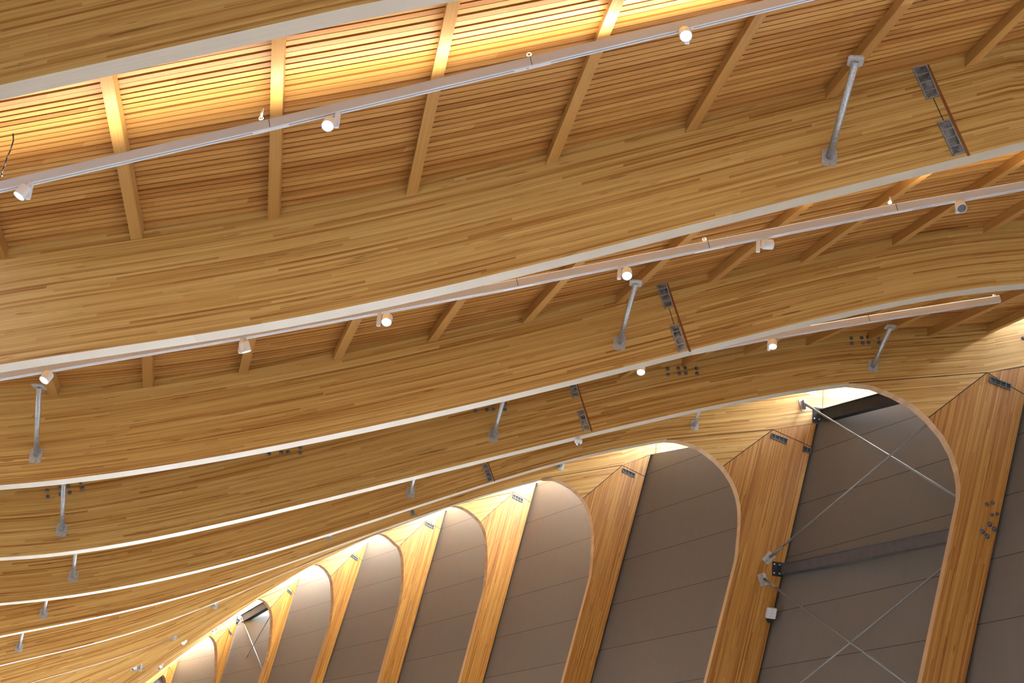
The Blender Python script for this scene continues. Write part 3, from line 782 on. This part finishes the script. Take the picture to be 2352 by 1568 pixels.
spot('HI', (429, 1463), (422, 1474), (-.3, -.6, -.7), 'far lit spotlight shining against the wooden beam, upper of the far ones', arm_len=.15)
spot('HI', (314, 1527), (306, 1534), (-.3, -.4, -.8), 'far spotlight at bottom left beside a short steel nub', arm_len=.12, lit=False)
spot('IJ', (498, 1441), (491, 1452), (-.2, -.6, -.75), 'far lit spotlight in front of the bright daylit beam end', arm_len=.15)
spot('IJ', (373, 1524), (366, 1532), (-.3, -.4, -.8), 'far pale spotlight just above the smallest arch', arm_len=.12, lit=False)

# ------------------------------------------------------------------ galvanised pipe struts from beam face up to a purlin
def strut(k, base, top, out, label, plate_top=True, r=.032):
    u, z = on(k, base); b = W(k, u, z)
    u2, z2 = on(k, top, -out); t = W(k, u2, z2, -out)
    n = V(nvec(k)); e = V(evec(k)); up = V((0, 0, 1))
    root = empty('pipe_strut', b); tag(root, label, 'steel strut', 'galvanised steel struts on the beams')
    bm = bm_new(); tube(bm, b - n * .01, t, r, 16); part('pipe', bm, M['galv'], root)
    def plate(c, ax, ay, nn, nm):
        bm = bm_new(); hx, hy, rr = .075, .095, .028; ring = []
        for sx, sy, a0 in ((1, 1, 0), (-1, 1, 90), (-1, -1, 180), (1, -1, 270)):
            for q in range(5):
                t = math.radians(a0 + q * 22.5); ring.append(c + ax * (sx * (hx - rr) + rr * math.cos(t)) + ay * (sy * (hy - rr) + rr * math.sin(t)))
        A_ = [bm.verts.new(p - nn * .006) for p in ring]; B_ = [bm.verts.new(p + nn * .006) for p in ring]
        bm.faces.new(A_); bm.faces.new(list(reversed(B_)))
        for i in range(len(ring)): bm.faces.new((A_[i], A_[i - 1], B_[i - 1], B_[i]))
        part(nm, bm, M['plate'], root)
    plate(b - n * .006, e, up, n, 'base_plate')
    bm = bm_new()
    for su, sz in ((0, -.065), (0, .07)): lathe(bm, [(0, .012), (.014, .012), (.016, .006)], b + e * su + up * sz - n * .012, -n, 8)
    part('plate_bolt', bm, M['galv'], root)
    if plate_top: plate(t, e, n, up, 'top_plate')
strut('A', (1905, 362), (1965, 140), .95, 'longest steel strut, on the deepest beam at upper right between two connector pockets', r=.036)
strut('B', (1423, 788), (1460, 650), .85, 'steel strut on the second full beam, left of its connector pockets')
strut('B', (83, 1046), (90, 888), .85, 'tall steel strut at the left edge below a lit spotlight')
strut('C', (2005, 842), (2045, 751), .75, 'steel strut at right, beside eight bolts above the widest arch')
strut('C', (1133, 1002), (1160, 905), .75, 'steel strut in the picture centre, crossing a group of seven bolts')
strut('C', (142, 1217), (147, 1095), .75, 'steel strut at left crossing a group of eight bolts')
strut('D', (1595, 977), (1608, 935), .55, 'short steel strut just above the second largest arch')
strut('D', (943, 1131), (954, 1085), .6, 'short steel strut left of a single connector pocket, lower centre')
strut('D', (168, 1324), (175, 1252), .6, 'steel strut at lower left, third from top along the left edge')
strut('E', (1288, 1070), (1292, 1060), .35, 'stub of a steel strut above the third largest arch')
strut('E', (100, 1409), (109, 1366), .55, 'steel strut at lower left, fourth from top along the left edge')
strut('F', (44, 1487), (53, 1448), .5, 'steel strut near the bottom left corner, lowest of the left edge column')
strut('E', (757, 1229), (760, 1221), .35, 'steel bracket stub peeping below a beam above the fifth largest arch')
strut('G', (493, 1390), (496, 1382), .35, 'far steel bracket stub under a beam left of the far bright skylight')
strut('H', (400, 1462), (403, 1454), .35, 'far steel bracket stub left of the upper far spotlight')
strut('I', (321, 1534), (326, 1520), .4, 'far short steel strut near the bottom edge beside a pale spotlight')

# ------------------------------------------------------------------ steel bracing in two bays
def gusset(p, n, e, d, root, s=1.0):
    up = V((0, 0, 1)); bm = bm_new(); ax = V(d).normalized(); ax = (ax - n * ax.dot(n)).normalized(); ay = n.cross(ax).normalized()
    box(bm, p - n * .008, ax * .11 * s, ay * .075 * s, n * .008); part('end_plate', bm, M['plate'], root)
    bm = bm_new(); box(bm, p - n * .05, ax * .09 * s, ay * .012, n * .045); part('lug', bm, M['plate'], root)
def rod(ka, pa, kb, pb, label, r=.018, back=False):
    """tie rod from the face of frame ka to the rear face of the nearer frame kb"""
    ua, za = on(ka, pa); A = W(ka, ua, za); ub, zb = on(kb, pb, T); B = W(kb, ub, zb, T)
    root = empty('tie_rod', A); tag(root, label, 'tie rod', 'steel cross bracing rods')
    n = V(nvec(ka)); d = (B - A).normalized(); A2 = A - n * .07
    bm = bm_new(); tube(bm, A2, B, r, 10); part('rod', bm, M['rod'], root)
    bm = bm_new(); tube(bm, A2 + d * .02, A2 + d * .45, r * 1.7, 10, r * 1.1); part('turnbuckle', bm, M['rod'], root)
    gusset(A, n, V(evec(ka)), d, root)
rod('D', (1846, 930), 'C', (2242, 1168), 'tie rod of the near bay falling right from a bright bracket behind the widest arch')
rod('D', (1765, 1281), 'C', (2172, 938), 'tie rod of the near bay rising right from the bracket above the grey steel beam')
rod('D', (1752, 1331), 'C', (2150, 1618), 'tie rod of the near bay falling right from the bracket below the grey steel beam')
rod('D', (1705, 1676), 'C', (2196, 1278), 'tie rod of the near bay rising right across the bottom edge under the steel beam')
rod('J', (552, 1416), 'I', (604, 1541), 'thin pale tie rod of the far bay falling right')
rod('J', (527, 1572), 'I', (621, 1414), 'thin dark tie rod of the far bay rising right', r=.016)

def steel_beam(ka, la, kb, lb, hgt, label, mat='grey_steel', dep=.12):
    """la, lb = lower front edge pixels at each end"""
    ua, za = on(ka, la); ub, zb = on(kb, lb, T)
    A = W(ka, ua, za); B = W(kb, ub, zb, T); up = V((0, 0, 1)); d = (B - A).normalized(); q = d.cross(up).normalized()
    if q.dot(V(evec(ka))) < 0: q = -q
    root = empty('steel_beam', A); tag(root, label, 'steel beam')
    A2 = A + d * .02
    bm = bm_new()
    tf = .016
    for z0, z1, q0, q1 in ((0, tf, 0, dep), (hgt - tf, hgt, 0, dep), (tf, hgt - tf, .03, .045)):
        P = [A2 + q * q0 + up * z0, A2 + q * q1 + up * z0, A2 + q * q1 + up * z1, A2 + q * q0 + up * z1]
        hexa(bm, P + [x + (B - A2) for x in P])
    part('channel', bm, M[mat], root)
    n = V(nvec(ka)); e = V(evec(ka))
    c = A + e * (-.02) + up * hgt * .5
    bm = bm_new(); box(bm, c - n * .006, e * .10, up * (hgt * .5 + .03), n * .006); part('end_plate', bm, M['dark_steel'], root)
    for su, sz in ((-.07, .08), (-.07, -.08), (.03, .08), (.03, -.08)):
        bm = bm_new(); lathe(bm, [(0, .016), (.02, .016), (.022, .01)], c - n * .012 + e * su + up * sz, -n, 8); part('bolt', bm, M['galv'], root)
steel_beam('D', (1788, 1320), 'C', (2186, 1241), .2, 'grey steel beam spanning between the two nearest columns in front of the wall panels')
steel_beam('D', (1880, 968), 'C', (2172, 893), .24, 'dark steel beam along the wall top inside the widest arch', 'dark_steel', .14)
steel_beam('J', (549, 1432), 'I', (618, 1392), .3, 'dark steel beam along the wall top of the far braced bay', 'dark_steel', .14)

# steel bracket plates bolted to the beam above the wall in the near braced bay
for px, lab in (((1862, 901), 'small steel bracket plate on the daylit timber, upper of two inside the widest arch'),):
    u, z = on('D', px); c = W('D', u, z); n = V(nvec('D')); e = V(evec('D')); up = V((0, 0, 1))
    root = empty('bracket_plate', c); tag(root, lab, 'bracket')
    bm = bm_new(); box(bm, c - n * .007, e * .10, up * .04, n * .007); part('plate', bm, M['galv'], root)
    for s_ in (-.07, .07):
        bm = bm_new(); lathe(bm, [(0, .015), (.02, .015), (.022, .008)], c + e * s_ - n * .014, -n, 8); part('bolt', bm, M['galv'], root)

# floodlight on the column of frame D
u, z = on('D', (1764, 1411)); n = V(nvec('D')); e = V(evec('D')); up = V((0, 0, 1)); c = W('D', u, z, -.16)
root = empty('floodlight', c); tag(root, 'white square floodlight on a black bracket, on the column at lower right', 'floodlight')
tl = (up * -.42 - n * .9).normalized(); fy = e.cross(tl).normalized()
if fy.z < 0: fy = -fy
bm = bm_new(); box(bm, c, e * .088, fy * .095, tl * .035); bmesh.ops.recalc_face_normals(bm, faces=bm.faces); bmesh.ops.bevel(bm, geom=bm.edges[:], offset=.008, segments=2, affect='EDGES'); part('housing', bm, M['rail'], root)
for sx in (-1, 1):
    bm = bm_new(); box(bm, c + e * sx * .043 + tl * .036, e * .039, fy * .088, tl * .004); gl = part('lamp_panel', bm, M['white'], root)
    for sy in (-1, 0, 1):
        bm = bm_new(); box(bm, c + e * sx * .043 + tl * .041 + fy * sy * .058, e * .033, fy * .0025, tl * .0015); o = part('divider', bm, M['rail'], root); o.parent = gl
bm = bm_new(); box(bm, c - up * .10 + n * .05, e * .035, up * .055, n * .03); box(bm, c + n * .10 - up * .09, e * .03, up * .03, n * .06); part('bracket', bm, M['black'], root)

# dome camera under the beam of frame C
u, z = on('C', (1331, 1000)); u_, zb = u, zbot('C', u); c = W('C', u, zb, T * .4)
root = empty('security_camera', c); tag(root, 'small white dome security camera under the fourth beam, lower centre', 'security camera')
up = V((0, 0, 1))
bm = bm_new(); tube(bm, c + up * .005, c - up * .03, .02, 14); part('mount', bm, M['white'], root)
bm = bm_new(); lathe(bm, [(.03, .03), (.035, .052), (.065, .058), (.085, .056)], c, -up, 24); part('housing', bm, M['white'], root)
bm = bm_new(); lathe(bm, [(.085, .042), (.105, .038), (.12, .026), (.127, .01)], c, -up, 24); part('dome', bm, M['white'], root)
bm = bm_new(); d = V((.25, -.55, -.8)).normalized(); lathe(bm, [(.03, .02), (.048, .018)], c - up * .085, d, 14); part('lens', bm, M['lens_off'], root)
